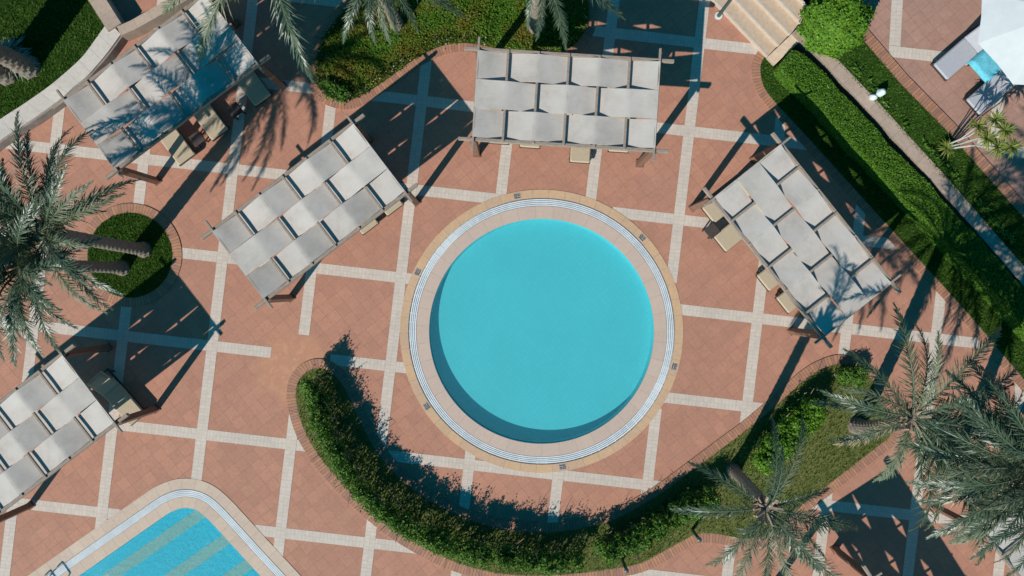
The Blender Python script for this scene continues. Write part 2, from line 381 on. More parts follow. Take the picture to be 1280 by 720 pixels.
def swimming_pool():
    root = empty('swimming_pool', (0, 0, 0))
    tag(root, 'large round turquoise pool in the middle with white grate ring', 'pool')
    n = 200
    def ring(ra, rb, z1, z0, name, m):
        mb = MB(); ribbon(mb, circle(PC, ra, n), circle(PC, rb, n), z1, z0); return mb.build(name, m, root)
    ring(r_g, r_o, .014, -.25, 'outer_coping', M['cop_out'])
    ring(r_w, r_i, .012, -.25, 'inner_coping', M['cop_in'])
    gr = ring(r_i + .002, r_g - .002, -.03, -.2, 'overflow_channel', M['channel'])
    mb = MB(); wdt = (r_g - r_i - .03)/4
    for k in range(4):
        a = r_i + .015 + k*wdt
        ribbon(mb, circle(PC, a, n), circle(PC, a + wdt*.66, n), .010, -.01)
    for k in range(90):                                          # cross ties that carry the slats
        a = 2*math.pi*k/90; rm = (r_i + r_g)/2
        mb.box((PC.x + rm*math.cos(a), PC.y + rm*math.sin(a), -.018), (r_g - r_i - .02, .03, .012), a)
    mb.build('overflow_grate', M['grate'], root)
    mb = MB(); a, b = circle(PC, r_w + .001, n), circle(PC, r_w - .03, n)
    for i in range(n):
        j = (i+1) % n
        mb.add([(*a[i], -.01), (*a[j], -.01), (*b[j], -.385), (*b[i], -.385)], [(0, 3, 2, 1)])
    mb.add([(*p, -.385) for p in b], [tuple(range(n))])
    mb.build('basin', M['basin'], root)
    for px, py in ((646, 242.5), (803, 297), (843, 458.5), (703, 583), (532.5, 508.5), (521, 339.5)):
        p = G(px, py); d = Vector((p.x - PC.x, p.y - PC.y)); a = math.atan2(d.y, d.x) - math.pi/2
        rad = (r_g + r_o)/2; c = Vector((PC.x + rad*math.cos(a + math.pi/2), PC.y + rad*math.sin(a + math.pi/2), (.016)))
        T = Matrix.Translation(c) @ Matrix.Rotation(a, 4, 'Z')
        q = MB(); q.box((0, 0, 0), (.24, .19, .008)); o = q.build('depth_marker', M['plaque'], root); o.matrix_local = T
        q = MB()                                                 # dark pictogram: a ring with a bar beside two strokes
        for k in range(10):
            t0, t1 = 2*math.pi*k/10, 2*math.pi*(k+1)/10
            q.bar((-.055+.048*math.cos(t0), .02+.048*math.sin(t0), .006), (-.055+.048*math.cos(t1), .02+.048*math.sin(t1), .006), .02, .003)
        q.bar((-.09, -.012, .0062), (-.02, .052, .0062), .016, .003)
        q.box((.055, .05, .006), (.085, .025, .003)); q.box((.055, .0, .006), (.085, .03, .003)); q.box((0, -.065, .006), (.2, .03, .003))
        q.build('pictogram', M['ink'], o)
swimming_pool()
tag(sheet('pool_water', circle(PC, r_w - .002, 200), -.035, M['water']), 'calm turquoise water of the round pool', 'water', kind='structure')

def second_pool():
    root = empty('swimming_pool', (0, 0, 0)); tag(root, 'freeform blue pool at the lower left with khaki floor bands', 'pool')
    mb = MB(); ribbon(mb, W2g, W2o, .014, -.25); mb.build('outer_coping', M['cop2'], root)
    mb = MB(); ribbon(mb, W2, W2i, .012, -.25); mb.build('inner_coping', M['cop2'], root)
    mb = MB(); ribbon(mb, offset(W2i, .002), offset(W2g, -.002), -.03, -.2); mb.build('overflow_channel', M['channel'], root)
    mb = MB(); wdt = (9.5/PXM - .02)/4
    for k in range(4):
        a = 14/PXM + .012 + k*wdt; ribbon(mb, offset(W2, a), offset(W2, a + wdt*.72), .010, -.01)
    mb.build('overflow_grate', M['grate'], root)
    inn = offset(W2, -.02); n = len(W2); mb = MB()
    for i in range(n):
        j = (i+1) % n
        mb.add([(*W2[i], -.01), (*W2[j], -.01), (*inn[j], -.5), (*inn[i], -.5)], [(0, 3, 2, 1), (0, 1, 2, 3)][:1])
    mb.build('basin_wall', M['basin2'], root)
    sheet('basin_floor', inn, -.5, M['basin2'], parent=root)
    e = (G(100, 720) - G(215, 640)).normalized()                 # direction of the long edge
    P = np.array([[p.x, p.y] for p in inn])
    for px, py in ((249, 643), (280, 676), (308, 707), (337, 738)):
        c0 = G(px, py, -.5); nrm = Vector((-e.y, e.x, 0)); pts = []
        for s in (-.2, .2):
            # clip the band to the basin by walking along the edge direction
            t = np.linspace(-2, 14, 800); Q = np.array([[c0.x + nrm.x*s + e.x*k, c0.y + nrm.y*s + e.y*k] for k in t]); ok = inside(Q, P)
            idx = np.where(ok)[0]; pts.append((Q[idx[0]], Q[idx[-1]]))
        (a0, a1), (b0, b1) = pts
        q = MB(); q.add([(*a0, -.494), (*a1, -.494), (*b1, -.494), (*b0, -.494)], [(0, 1, 2, 3)]); q.build('floor_band', M['band'], root)
second_pool()
tag(sheet('pool_water', offset(W2, -.002), -.035, M['water2']), 'rippled blue water of the freeform pool', 'water', kind='structure')

# ------------------------------------------------------------------ planting beds, lawns and kerbs
def kerb(path, width, label, z=.03, z0=0, closed=True):
    mb = MB(); out = offset(path, width, closed); ribbon(mb, path, out, z, z0, closed)
    return tag(mb.build('brick_kerb', M['kerb']), label, 'kerb', kind='structure')
A = [(398, 460), (415, 466), (432, 487), (443, 512), (455, 537), (473, 567), (497, 595), (525, 618), (560, 638), (590, 651), (626, 661), (660, 665), (691, 665), (732, 659), (763, 651), (790, 638), (827, 616), (865, 588), (904, 559), (940, 532), (980, 498), (1004, 476), (1026, 462), (1050, 455), (1075, 462), (1090, 477), (1100, 502), (1112, 528), (1112, 545), (1100, 555), (1050, 594), (1000, 632), (985, 648), (960, 668), (929, 673), (896, 667), (871, 667), (854, 675), (827, 690), (799, 704), (757, 712), (715, 717), (673, 719), (640, 718), (611, 714), (569, 702), (527, 682), (486, 656), (444, 620), (407, 580), (382, 541), (371, 503), (372, 480), (382, 466)]
bedA = smooth(GP(A), True, 4)
tag(sheet('planting_bed', bedA, .03, M['olive']), 'crescent planting bed below the round pool', 'planting bed', kind='structure')
kerb(bedA, .32, 'brick edging around the crescent planting bed')
B = [(443, 0), (430, 15), (412, 37), (399, 63), (395, 87), (399, 107), (410, 120), (430, 126), (447, 122), (463, 113), (487, 97), (510, 80), (533, 66), (555, 57), (582, 54), (613, 59), (640, 64), (670, 68), (700, 66), (722, 52), (735, 28), (734, 0), (730, -60), (640, -160), (500, -160), (455, -70)]
bedB = smooth(GP(B), True, 4)
tag(sheet('flower_bed', bedB, .03, M['turf']), 'flower bed with rounded end at the top of the terrace', 'planting bed', kind='structure')
kerb(bedB, .30, 'brick edging around the flower bed')
cC = G(163, 319)
bedC = circle(cC, 53/PXM, 72)
tag(sheet('lawn', bedC, .03, M['turf']), 'small round lawn around two palm trunks', 'lawn', kind='structure')
kerb(bedC, .32, 'ring of bricks around the small round lawn')
# lower lawn strip with the clipped hedge
Elow = GP([(958, 70), (950, 84), (954, 106), (967, 125)]); Eline = GP([(1045, 211), (1125, 299), (1200, 381), (1270, 463), (1420, 640)])
edge = smooth(GP([(962, 64), (951, 80), (953, 104), (967, 126), (1006, 168), (1045, 211), (1125, 299), (1200, 381), (1270, 463), (1420, 640)]), False, 5)
lawnE = edge + [Vector(p[:2]) for p in GP([(1560, 640), (985, 40), (968, 58)])]
tag(sheet('lawn', lawnE, .03, M['turf']), 'long lawn strip on the near side of the clipped hedge', 'lawn', kind='structure')
kerb(edge, -.30, 'straight brick edging along the hedge lawn', closed=False)

# upper terrace (right) behind a retaining wall
ZT = .75
UT = GP([(800, -210), (1006, 5), (1003, 38), (1420, 495), (1900, 495), (1900, -210)], ZT)
tag(sheet('upper_terrace', UT, ZT, M['upper_paving'], z0=0), 'raised pink paved terrace at the upper right', 'terrace', kind='structure')
mb = MB(); wl = [Vector(p[:2]) for p in GP([(992, 40), (1084, 137), (1175, 237), (1280, 358), (1410, 505)], ZT+.05)]
ribbon(mb, offset(wl, -.0, False), offset(wl, .44, False), ZT+.05, 0, False)
wr = empty('retaining_wall', (0, 0, 0)); tag(wr, 'low retaining wall with pinkish stone cap beside the clipped hedge', 'wall')
mb.build('wall_cap', M['tan_cap'], wr)
lawnU = GP([(1009, 38), (1054, 24), (1077, 49), (1125, 105), (1182, 163), (1250, 240), (1330, 330), (1420, 430), (1420, 489)], ZT)
lawnU = [Vector(p[:2]) for p in lawnU]
tag(sheet('lawn', lawnU, ZT+.03, M['turf']), 'narrow lawn strip on the upper terrace behind the wall', 'lawn', kind='structure')
ke = [Vector(p[:2]) for p in GP([(1054, 24), (1077, 49), (1125, 105), (1182, 163), (1250, 240), (1330, 330), (1420, 430)], ZT)]
kerb(ke, .36, 'brick edging between upper lawn and upper terrace', ZT+.04, ZT, False)
mb = MB()
for a, b, zz in (((1125, -60), (1118, 64), .004), ((1112, 64), (1420, 98), .008), ((1222, 176), (1400, 222), .004), ((1268, -60), (1240, 190), .012)):
    p = [Vector(G(*a, ZT)[:2]), Vector(G(*b, ZT)[:2])]
    ribbon(mb, offset(p, -.19, False), offset(p, .19, False), ZT+zz, ZT+zz, False)
tag(mb.build('paving_bands', M['strip']), 'pale stone bands on the upper terrace', 'paving bands', kind='structure')

# steps up to the terrace
st = empty('stone_steps', (0, 0, 0)); tag(st, 'flight of tan stone steps rising to the upper terrace', 'steps')
o1 = G(887, 0); ds = (G(957, 73) - o1).normalized(); up = Vector((-ds.y, ds.x, 0))
if up.y < 0: up = -up
Lst = 7.0; e1 = G(957, 73)
for k in range(5):
    dep = .46*5 - .46*k; c = e1 - ds*(Lst/2) + up*(.46*k + dep/2); ang = math.atan2(ds.y, ds.x)
    q = MB(); q.box((c.x, c.y, .075 + .15*k), (Lst - .004*k, dep, .15), ang); s_ = q.build('tread', M['stone'], st)
    c2 = e1 - ds*(Lst/2) + up*(.46*k + .03); q = MB(); q.box((c2.x, c2.y, .15*(k+1) - .012), (Lst - .01, .075, .04), ang); q.build('nosing', M['nosing'], s_)
q = MB(); a = e1 + ds*.19 - up*.02; b = a + up*2.75
vsx = []
for p, zt in ((a, .22), (b, 1.25)):
    for s in (-.18, .18): vsx += [p + ds*s + Vector((0, 0, 0)), p + ds*s + Vector((0, 0, zt))]
q.add(vsx, [(0, 1, 3, 2), (4, 6, 7, 5), (1, 5, 7, 3), (0, 4, 5, 1), (2, 3, 7, 6)]); q.build('cheek_wall', M['stone'], st)

# raised lawn (upper left) behind a curved wall
ZL = .5
cin = smooth([p[:2] for p in GP([(136, 26), (119, 50), (105, 69), (92, 82), (76, 96), (60, 109), (30, 130), (2, 148), (-40, 176)], ZL)], False, 4)
cout = smooth([p[:2] for p in GP([(151, 43), (135, 65), (119, 84), (107, 97), (92, 109), (78, 122), (48, 144), (14, 166), (-28, 196)], ZL)], False, 4)
lawnD = [Vector(p[:2]) for p in GP([(-200, 280)], ZL)] + list(reversed(cin)) + [Vector(p[:2]) for p in GP([(122, 0), (60, -100), (-200, -100)], ZL)]
tag(sheet('lawn', lawnD, ZL - .03, M['turf'], z0=0), 'raised lawn behind the curved white wall', 'lawn', kind='structure')
wr = empty('garden_wall', (0, 0, 0)); tag(wr, 'curved garden wall with broad white cap at the upper left', 'wall')
mb = MB(); ribbon(mb, cin, cout, ZL + .02, ZL - .06, False); mb.build('wall_cap', M['cap'], wr)
mb = MB(); ribbon(mb, offset(cin, -.05, False), offset(cout, .05, False), ZL - .06, 0, False); mb.build('wall_face', M['wallface'], wr)
wr = empty('garden_wall', (0, 0, 0)); tag(wr, 'straight low stone wall with tan cap behind the palm shaded pergola', 'wall')
p = [Vector(q[:2]) for q in GP([(60, -96), (119, -4), (143, 34)], ZL + .1)]
mb = MB(); ribbon(mb, offset(p, -.26, False), offset(p, .26, False), ZL + .1, 0, False); mb.build('wall_cap', M['tan_cap'], wr)
p = [Vector(q[:2]) for q in GP([(148, 38), (166, 30), (250, -18), (420, -110)], ZL + .1)]
mb = MB(); ribbon(mb, offset(p, -.2, False), offset(p, .14, False), ZL + .097, 0, False); mb.build('wall_cap', M['tan_cap'], wr)

# grass
def blades(name, poly, z, mat_, density, ln, wd, label, keep=None):
    P = scatter(poly, density)
    n = len(P); P = np.c_[P, np.full(n, z)]
    a = rng.uniform(0, 2*math.pi, n); lean = rng.uniform(.2, .8, (n, 1))
    d = np.c_[np.cos(a), np.sin(a), np.zeros(n)]; s = np.c_[-np.sin(a), np.cos(a), np.zeros(n)]
    L_ = ln*rng.uniform(.6, 1.4, (n, 1)); w_ = wd*rng.uniform(.7, 1.3, (n, 1))
    tip = P + d*L_*lean + np.array([0, 0, 1.])*L_*np.sqrt(1 - lean**2)
    o = quads_obj(name, np.stack([P - s*w_/2, P + s*w_/2, tip + s*w_*.15, tip - s*w_*.15], 1), mat_)
    return tag(o, label, 'grass', kind='stuff')
blades('grass', lawnD, ZL - .03, M['grass'], 800, .07, .022, 'short grass of the raised lawn behind the curved wall')
blades('grass', bedC, .03, M['grass'], 900, .07, .022, 'short grass around the two palm trunks in the brick ring')
blades('grass', lawnE, .03, M['grass'], 700, .06, .022, 'short grass of the lawn strip beside the clipped hedge')
blades('grass', lawnU, ZT + .03, M['grass'], 700, .06, .022, 'short grass of the lawn strip on the upper terrace')
blades('grass', bedA, .03, M['grass_dry'], 420, .09, .02, 'sparse dry grass in the crescent planting bed')

# ground cover and flowers of the top bed
P = scatter(bedB, 900); n = len(P)
hgt = .05 + .12*(np.sin(P[:, 0]*2.1 + 1)*np.sin(P[:, 1]*2.6) + 1)*rng.uniform(.5, 1, n)
tag(quads_obj('ground_cover', leaf_quads(np.c_[P, .03 + hgt], np.tile([0, 0, 1.], (n, 1)), .09, .055), M['cover']),
    'yellowish green ground cover filling the flower bed', 'ground cover', kind='stuff')
pth = offset(bedB, -.16); Q = []
for p in pth:
    if p.y < 9.9 and p.x < -.6:
        for k in range(26): Q.append((p.x + rng.normal(0, .10), p.y + rng.normal(0, .10), rng.uniform(.06, .26)))
Q = np.array(Q)
tag(quads_obj('border_plants', leaf_quads(Q, rng.normal(0, 1, Q.shape) + [0, 0, .5], .09, .05), M['dark']), 'dark low border plants along the edge of the flower bed', 'border plants', kind='stuff')
pth = offset(bedB, -.10); Q = []
for p in pth:
    if p.y < 9.9:
        for k in range(3): Q.append((p.x + rng.normal(0, .09), p.y + rng.normal(0, .09), rng.uniform(.12, .28)))
Q = np.array(Q)
tag(quads_obj('flowers', leaf_quads(Q, np.tile([0, 0, 1.], (len(Q), 1)), .055, .045), M['petal']), 'small mixed flowers along the edge of the flower bed', 'flowers', kind='stuff')

# ------------------------------------------------------------------ pergolas
PL, PW, PH = 5.45, 2.60, 2.70
def make_pergola():
    root = empty('pergola', (0, 0, 0))
    xs = [-PL/2 + PL*k/6 for k in range(7)]
    for sx in (-1, 1):
        for sy in (-1, 1):
            q = MB(); q.rbox((sx*(PL/2 - .02), sy*(PW/2 + .03), (PH - .10)/2), (.19, .19, PH - .10), .012)
            q.box((sx*(PL/2 - .02), sy*(PW/2 + .03), .02), (.25, .25, .04))
            q.build('post', M['postwood'], root)
    for sy in (-1, 1):
        q = MB(); q.rbox((0, sy*(PW/2 + .05), PH + .0), (PL + .85, .10, .14), .01); q.build('long_beam', M['wood'], root)
    for sx in (-1, 1):
        q = MB(); q.rbox((sx*(PL/2 - .02), 0, PH + .10), (.07, PW + .78, .07), .008); q.build('cross_beam', M['wood'], root)
    for k in range(1, 6):
        q = MB(); q.rbox((xs[k], 0, PH + .08), (.075, PW + .16, .07), .008); q.build('batten', M['wood'], root)
    up_, dn_ = .126, -.035
    for j in range(3):
        y0 = -PW/2 + PW/3*j + .008; y1 = y0 + PW/3 - .016
        zs = []
        for k in range(7):
            if k in (0, 6): zs.append(PH + .145)
            else: zs.append(PH + (dn_ if (k + j) % 2 else up_))
        q = MB(); nseg = 10; prof = []
        for k in range(6):
            for s in range(nseg):
                t = s/nseg; e = t*t*(3-2*t); e = .15*e + .85*t
                prof.append((xs[k] + (xs[k+1]-xs[k])*t, zs[k] + (zs[k+1]-zs[k])*e - .004*math.sin(math.pi*t)))
        prof.append((xs[6], zs[6]))
        ny = 4; vs_ = []; fs_ = []
        for i, (x, z) in enumerate(prof):
            for r_ in range(ny+1):
                v = r_/ny; vs_.append((x, y0 + (y1-y0)*v, z - .006*math.sin(math.pi*v) + .003*math.sin(x*9 + j*2 + v*3)))
        for i in range(len(prof)-1):
            for r_ in range(ny): a = i*(ny+1)+r_; fs_.append((a, a+ny+1, a+ny+2, a+1))
        b = len(vs_); top = list(vs_); vs_ += [(x, y, z - .006) for x, y, z in top]; fs_ += [tuple(b + k for k in reversed(f)) for f in list(fs_)]
        q.add(vs_, fs_); q.build('fabric_strip', M['fabric'], root, True)
    return root
def copy_tree(o, parent=None):
    c = o.copy(); C.objects.link(c)
    if parent: c.parent = parent
    for ch in list(o.children): copy_tree(ch, c)
    return c
PG = [  # roof corners in the photo: front-left, front-right (front = the side towards the round pool), centre; label; phrase
    ((141, 208), (317, 76), (200.5, 101.5), 'woven roof pergola shaded blue by palm fronds beside the curved white wall', 1.0),
    ((331, 369), (504, 237), (386, 264), 'tilted pergola with woven grey roof left of the pergola above the round pool', 1.0),
    ((594, 170), (818, 184), (708, 124), 'level pergola with woven pale roof directly above the round pool', 1.03),
    ((896, 247), (1031, 416), (1003.5, 300), 'pergola with palm shadow on one roof corner right of the round pool', 1.0),
    ((-30, 660), (143, 527), (23, 553), 'pergola cut by the left edge with a lounger showing at its end', 1.0)]
pergolas = []; proto = make_pergola()
def place_pergola(i, c, ang, label, sc):
    o = proto if i == 0 else copy_tree(proto)
    o.location = (c.x, c.y, 0); o.rotation_euler = (0, 0, ang); o.scale = (sc, sc, 1)
    tag(o, label, 'pergola', 'pergolas around the pools'); pergolas.append(o); return o
for i, (a, b, c, label, sc) in enumerate(PG):
    A_, B_ = G(*a, PH + .1), G(*b, PH + .1); d = B_ - A_
    ang = math.atan2(d.y, d.x)
    place_pergola(i, G(*c, PH + .1), ang, label, sc)
# the two at the lower right: one seen by its shadow, one behind palm leaves
dl = Vector((.54, -.84, 0)).normalized()
a0 = G(1041, 687); b0 = G(963, 736); c = (a0 + b0)/2 + dl*PL/2
place_pergola(5, c, math.atan2(dl.y, dl.x), 'pergola just below the frame whose shadow falls between the right palms', 1.0)
dl = Vector((.62, -.79, 0)).normalized(); pn = Vector((.79, .61, 0)).normalized(); w0 = G(1230, 663, PH)
c = w0 + dl*PL/2 + pn*PW/2; place_pergola(6, c, math.atan2(dl.y, dl.x), 'pergola at the lower right corner half hidden by palm leaves', 1.0)

# ------------------------------------------------------------------ sun loungers: foot at +x... head at -x, length 2.0
def make_lounger(cush, label_mat):
    root = empty('sun_lounger', (0, 0, 0))
    q = MB()
    for s in (-1, 1): q.bar((-1.0, s*.33, .26), (1.0, s*.33, .26), .05, .07)
    for x in (-.98, -.3, .35, .98): q.bar((x, -.33, .26), (x, .33, .26), .05, .05)
    q.build('frame', M['frame'], root)
    for x in (-.85, .85):
        for s in (-1, 1): q = MB(); q.box((x, s*.33, .115), (.06, .06, .23)); q.build('leg', M['frame'], root)
    q = MB(); q.rbox((.32, 0, .345), (1.34, .68, .11), .035); q.build('seat_cushion', cush, root)
    m = Matrix.Rotation(R(32), 4, 'Y'); q = MB(); q.rbox((-.65, 0, .53), (.74, .68, .11), .035, m); bk = q.build('backrest', cush, root)
    q = MB(); q.rbox((-.79, 0, .70), (.24, .52, .11), .04, m); q.build('pillow', cush, bk)
    return root
LG = make_lounger(M['cream'], 'cream'); first = [True]
def lounger(loc, ang, label, proto_=None, group='sun loungers on the terraces'):
    if proto_ is None:
        o = LG if first[0] else copy_tree(LG); first[0] = False
    else: o = proto_
    o.location = loc; o.rotation_euler = (0, 0, ang); tag(o, label, 'sun lounger', group); return o
def under(i, x, foot, label, dx=0):
    p = pergolas[i]; a = p.rotation_euler.z; m = Matrix.Rotation(a, 4, 'Z')
    loc = Vector(p.location) + m @ Vector((x, -PW/2 + foot + 1.0, 0)); return lounger(loc, a - math.pi/2 + R(dx), label)
N1 = 'the palm shaded pergola'; N3 = 'the level pergola above the pool'; N4 = 'the pergola right of the pool'
under(0, -1.35, -.20, 'cream cushioned lounger under '+N1+', nearest its left post')
under(0, .05, -.20, 'cream cushioned lounger in the middle under '+N1)
under(0, 1.9, -.15, 'cream cushioned lounger under '+N1+', nearest its right post')
under(1, .95, .12, 'cream lounger foot showing at the middle of the tilted pergola front edge')
under(1, 2.0, .12, 'cream lounger foot showing near the right post of the tilted pergola')
for x, f, l in ((-2.05, .25, 'leftmost of the four cream loungers under '), (-1.0, .18, 'second from the left of the four cream loungers under '), (.72, -.22, 'cream lounger pulled furthest out from under '), (2.0, .22, 'rightmost of the four cream loungers under ')):
    under(2, x, f, l + N3)
for x, f, l in ((-2.2, .1, 'topmost of the four cream loungers under '), (-1.2, -.2, 'cream lounger standing furthest out from under '), (.75, .12, 'third cream lounger from the top under '), (1.75, .16, 'lowest of the four cream loungers under ')):
    under(3, x, f, l + N4)
under(4, 2.1, .0, 'lounger with a cream sunlit foot end under the pergola at the left edge', 4)
GL = make_lounger(M['grey_cushion'], 'grey')
a = math.atan2(-36, -41)
fd = (G(1176, 90, ZT + .4) - G(1216, 55, ZT + .4)); ang = math.atan2(fd.y, fd.x); fd.normalize()
lounger(G(1176, 90, ZT + .4)*1 - fd*1.0 + Vector((0, 0, -.4)), ang, 'grey cushioned lounger half under the white parasol on the upper terrace', GL)
o2 = lounger(G(1217, 134, ZT + .4) - fd*1.0 + Vector((0, 0, -.4)), ang, 'grey lounger striped by spiky plant shadows on the upper terrace', copy_tree(GL))
tb = G(1237, 79, ZT + .5); tr = empty('side_table', (tb.x, tb.y, ZT), ang); tag(tr, 'square side table under a turquoise cloth beside the white parasol', 'side table')
q = MB(); q.rbox((0, 0, .46), (.70, .78, .05), .015); q.build('table_top', M['frame'], tr)
for sx in (-1, 1):
    for sy in (-1, 1): q = MB(); q.box((sx*.28, sy*.32, .22), (.05, .05, .44)); q.build('leg', M['frame'], tr)
tw = empty('towel', (tb.x, tb.y, ZT + .487), ang); tag(tw, 'turquoise cloth spread over the square table by the parasol', 'towel')
q = MB(); nx, ny = 12, 12; vs_ = []; fs_ = []
for i in range(nx+1):
    for j in range(ny+1):
        u, v = (i/nx - .5)*.86, (j/ny - .5)*.94
        vs_.append((u, v, .018 + .012*math.sin(u*17)*math.cos(v*13) - max(0, abs(u)-.36)*2.2 - max(0, abs(v)-.40)*2.2))
for i in range(nx):
    for j in range(ny): k = i*(ny+1)+j; fs_.append((k, k+ny+1, k+ny+2, k+1))
b = len(vs_); vs_ += [(x, y, z - .008) for x, y, z in vs_]; fs_ += [tuple(b + k for k in reversed(f)) for f in list(fs_)]
q.add(vs_, fs_); q.build('cloth', M['towel'], tw, True)

# side tables between loungers
def side_table(i, x, y, label):
    p = pergolas[i]; mt = Matrix.Rotation(p.rotation_euler.z, 4, 'Z')
    r = empty('side_table', Vector(p.location) + mt @ Vector((x, y, 0)), p.rotation_euler.z); tag(r, label, 'side table', 'small dark side tables')
    q = MB(); q.rbox((0, 0, .42), (.42, .42, .05), .012); q.build('table_top', M['frame'], r)
    for sx in (-1, 1):
        for sy in (-1, 1): q = MB(); q.box((sx*.16, sy*.16, .197), (.045, .045, .394)); q.build('leg', M['frame'], r)
side_table(3, -1.72, -1.42, 'small dark side table between two loungers right of the round pool')
side_table(0, .95, -1.15, 'small dark side table between loungers under the palm shaded pergola')
side_table(0, -.65, -1.15, 'small dark side table beside the middle lounger under the palm shaded pergola')

# parasol on the upper terrace
pc = G(1308, 26, ZT + 2.3); ps = empty('parasol', (pc.x, pc.y, ZT)); tag(ps, 'white square parasol at the upper right corner', 'parasol')
q = MB(); nn = 8; zr, zt_ = 2.25, 2.95; rr = 2.15; vs_ = [(0, 0, zt_)]
for k in range(nn):
    a = 2*math.pi*k/nn + R(18); vs_.append((rr*math.cos(a), rr*math.sin(a), zr))
for k in range(nn):
    a = 2*math.pi*(k+.5)/nn + R(18); vs_.append((rr*.93*math.cos(a)*.98, rr*.93*math.sin(a)*.98, zr + .02))
fs_ = []
for k in range(nn): fs_ += [(0, 1+k, 1+nn+k), (0, 1+nn+k, 1+(k+1) % nn)]
b = len(vs_); vs_ += [(x, y, z-.012) for x, y, z in vs_]; fs_ += [tuple(b+k for k in reversed(f)) for f in list(fs_)]
q.add(vs_, fs_); q.build('canopy', M['canopy'], ps)
q = MB(); q.tube([(0, 0, 0), (0, 0, 2.93)], .03, 10); q.build('pole', M['frame'], ps)
for k in range(nn):
    a = 2*math.pi*k/nn + R(18); q = MB(); q.bar((.04*math.cos(a), .04*math.sin(a), zt_ - .05), (rr*.97*math.cos(a), rr*.97*math.sin(a), zr - .04), .02, .02); q.build('rib', M['frame'], ps)
q = MB(); q.rbox((0, 0, .05), (.55, .55, .1), .02); q.build('base', M['wallface'], ps)

# ------------------------------------------------------------------ palms
def frond_mesh(L_, e0, droop, m, seed):
    r = random.Random(seed); ns = 14; pts = []; dirs = []; p = Vector((.12, 0, 0)); sway = r.uniform(-.25, .25)
    for i in range(ns + 1):
        t = i/ns; a = e0 - droop*t**1.25; h = sway*t*t
        d = Vector((math.cos(a)*math.cos(h), math.cos(a)*math.sin(h), math.sin(a))); pts.append(p.copy()); dirs.append(d); p = p + d*(L_/ns)
    mb = MB(); mb.tube(pts, [.028*(1 - .85*i/ns) + .004 for i in range(ns+1)], 5)
    npair = 72
    for k in range(npair):
        t = .12 + .88*(k/(npair-1)); f = t*ns; i = min(int(f), ns-1); fr = f - i
        q = pts[i].lerp(pts[i+1], fr); d = dirs[i].lerp(dirs[i+1], fr).normalized()
        s = d.cross(Vector((0, 0, 1))).normalized(); n = s.cross(d).normalized()
        ll = (.13 + .30*math.sin(math.pi*min(1, (t*.95 + .12)))**.7)*L_/3.0
        if t > .93: ll *= .75
        for sd in (-1, 1):
            fa = R(56 - 32*t) + r.gauss(0, .17); va = r.choice((-.15, .3, .7)) + r.gauss(0, .18)
            l2 = ll*r.uniform(.7, 1.15)
            dr = (d*math.cos(fa) + s*sd*math.sin(fa)*math.cos(va) + n*math.sin(fa)*math.sin(va)).normalized()
            wv = dr.cross(n).normalized()*.012*r.uniform(.8, 1.2); tip = q + dr*l2 + Vector((0, 0, -.22*l2))
            mid = q + dr*l2*.5 + Vector((0, 0, -.03*l2))
            mb.add([q - wv*.7, q + wv*.7, mid + wv, mid - wv, tip], [(0, 1, 2, 3), (3, 2, 4)])
    me = bpy.data.meshes.new('frond'); me.from_pydata(mb.v, [], mb.f); me.materials.append(m); return me
FR = {}
for k, (e0, dr) in enumerate(((72, 70), (55, 85), (40, 85), (25, 80), (8, 75), (-8, 62))):
    FR[k] = [frond_mesh(3.0, R(e0), R(dr), M['frond_pale'] if (s == 3) else M['frond'], 100*k + s) for s in range(4)]
FR['dry'] = [frond_mesh(2.5, R(-25), R(55), M['frond_dry'], 900 + s) for s in range(2)]
def trunk_mesh(top, rb, rt, seed):
    r = random.Random(seed); h = top.z; nr = int(h/.075); nside = 16; mb = MB(); vs_ = []
    for i in range(nr + 1):
        t = i/nr; c = Vector((top.x*t**1.3, top.y*t**1.3, h*t)); rad = rb + (rt - rb)*t + .10*math.exp(-t*h/.25)
        for k in range(nside):
            a = 2*math.pi*k/nside; sx = ((i + (k % 2)*2) % 4)/4
            q = rad*(1.10 - .22*sx + r.uniform(-.035, .035)); vs_.append(c + Vector((q*math.cos(a), q*math.sin(a), .02*(k % 2))))
    fs_ = []
    for i in range(nr):
        for k in range(nside): j = (k+1) % nside; fs_.append((i*nside+k, i*nside+j, i*nside+nside+j, i*nside+nside+k))
    fs_.append(tuple(range(nr*nside, (nr+1)*nside)))
    mb.add(vs_, fs_); return mb
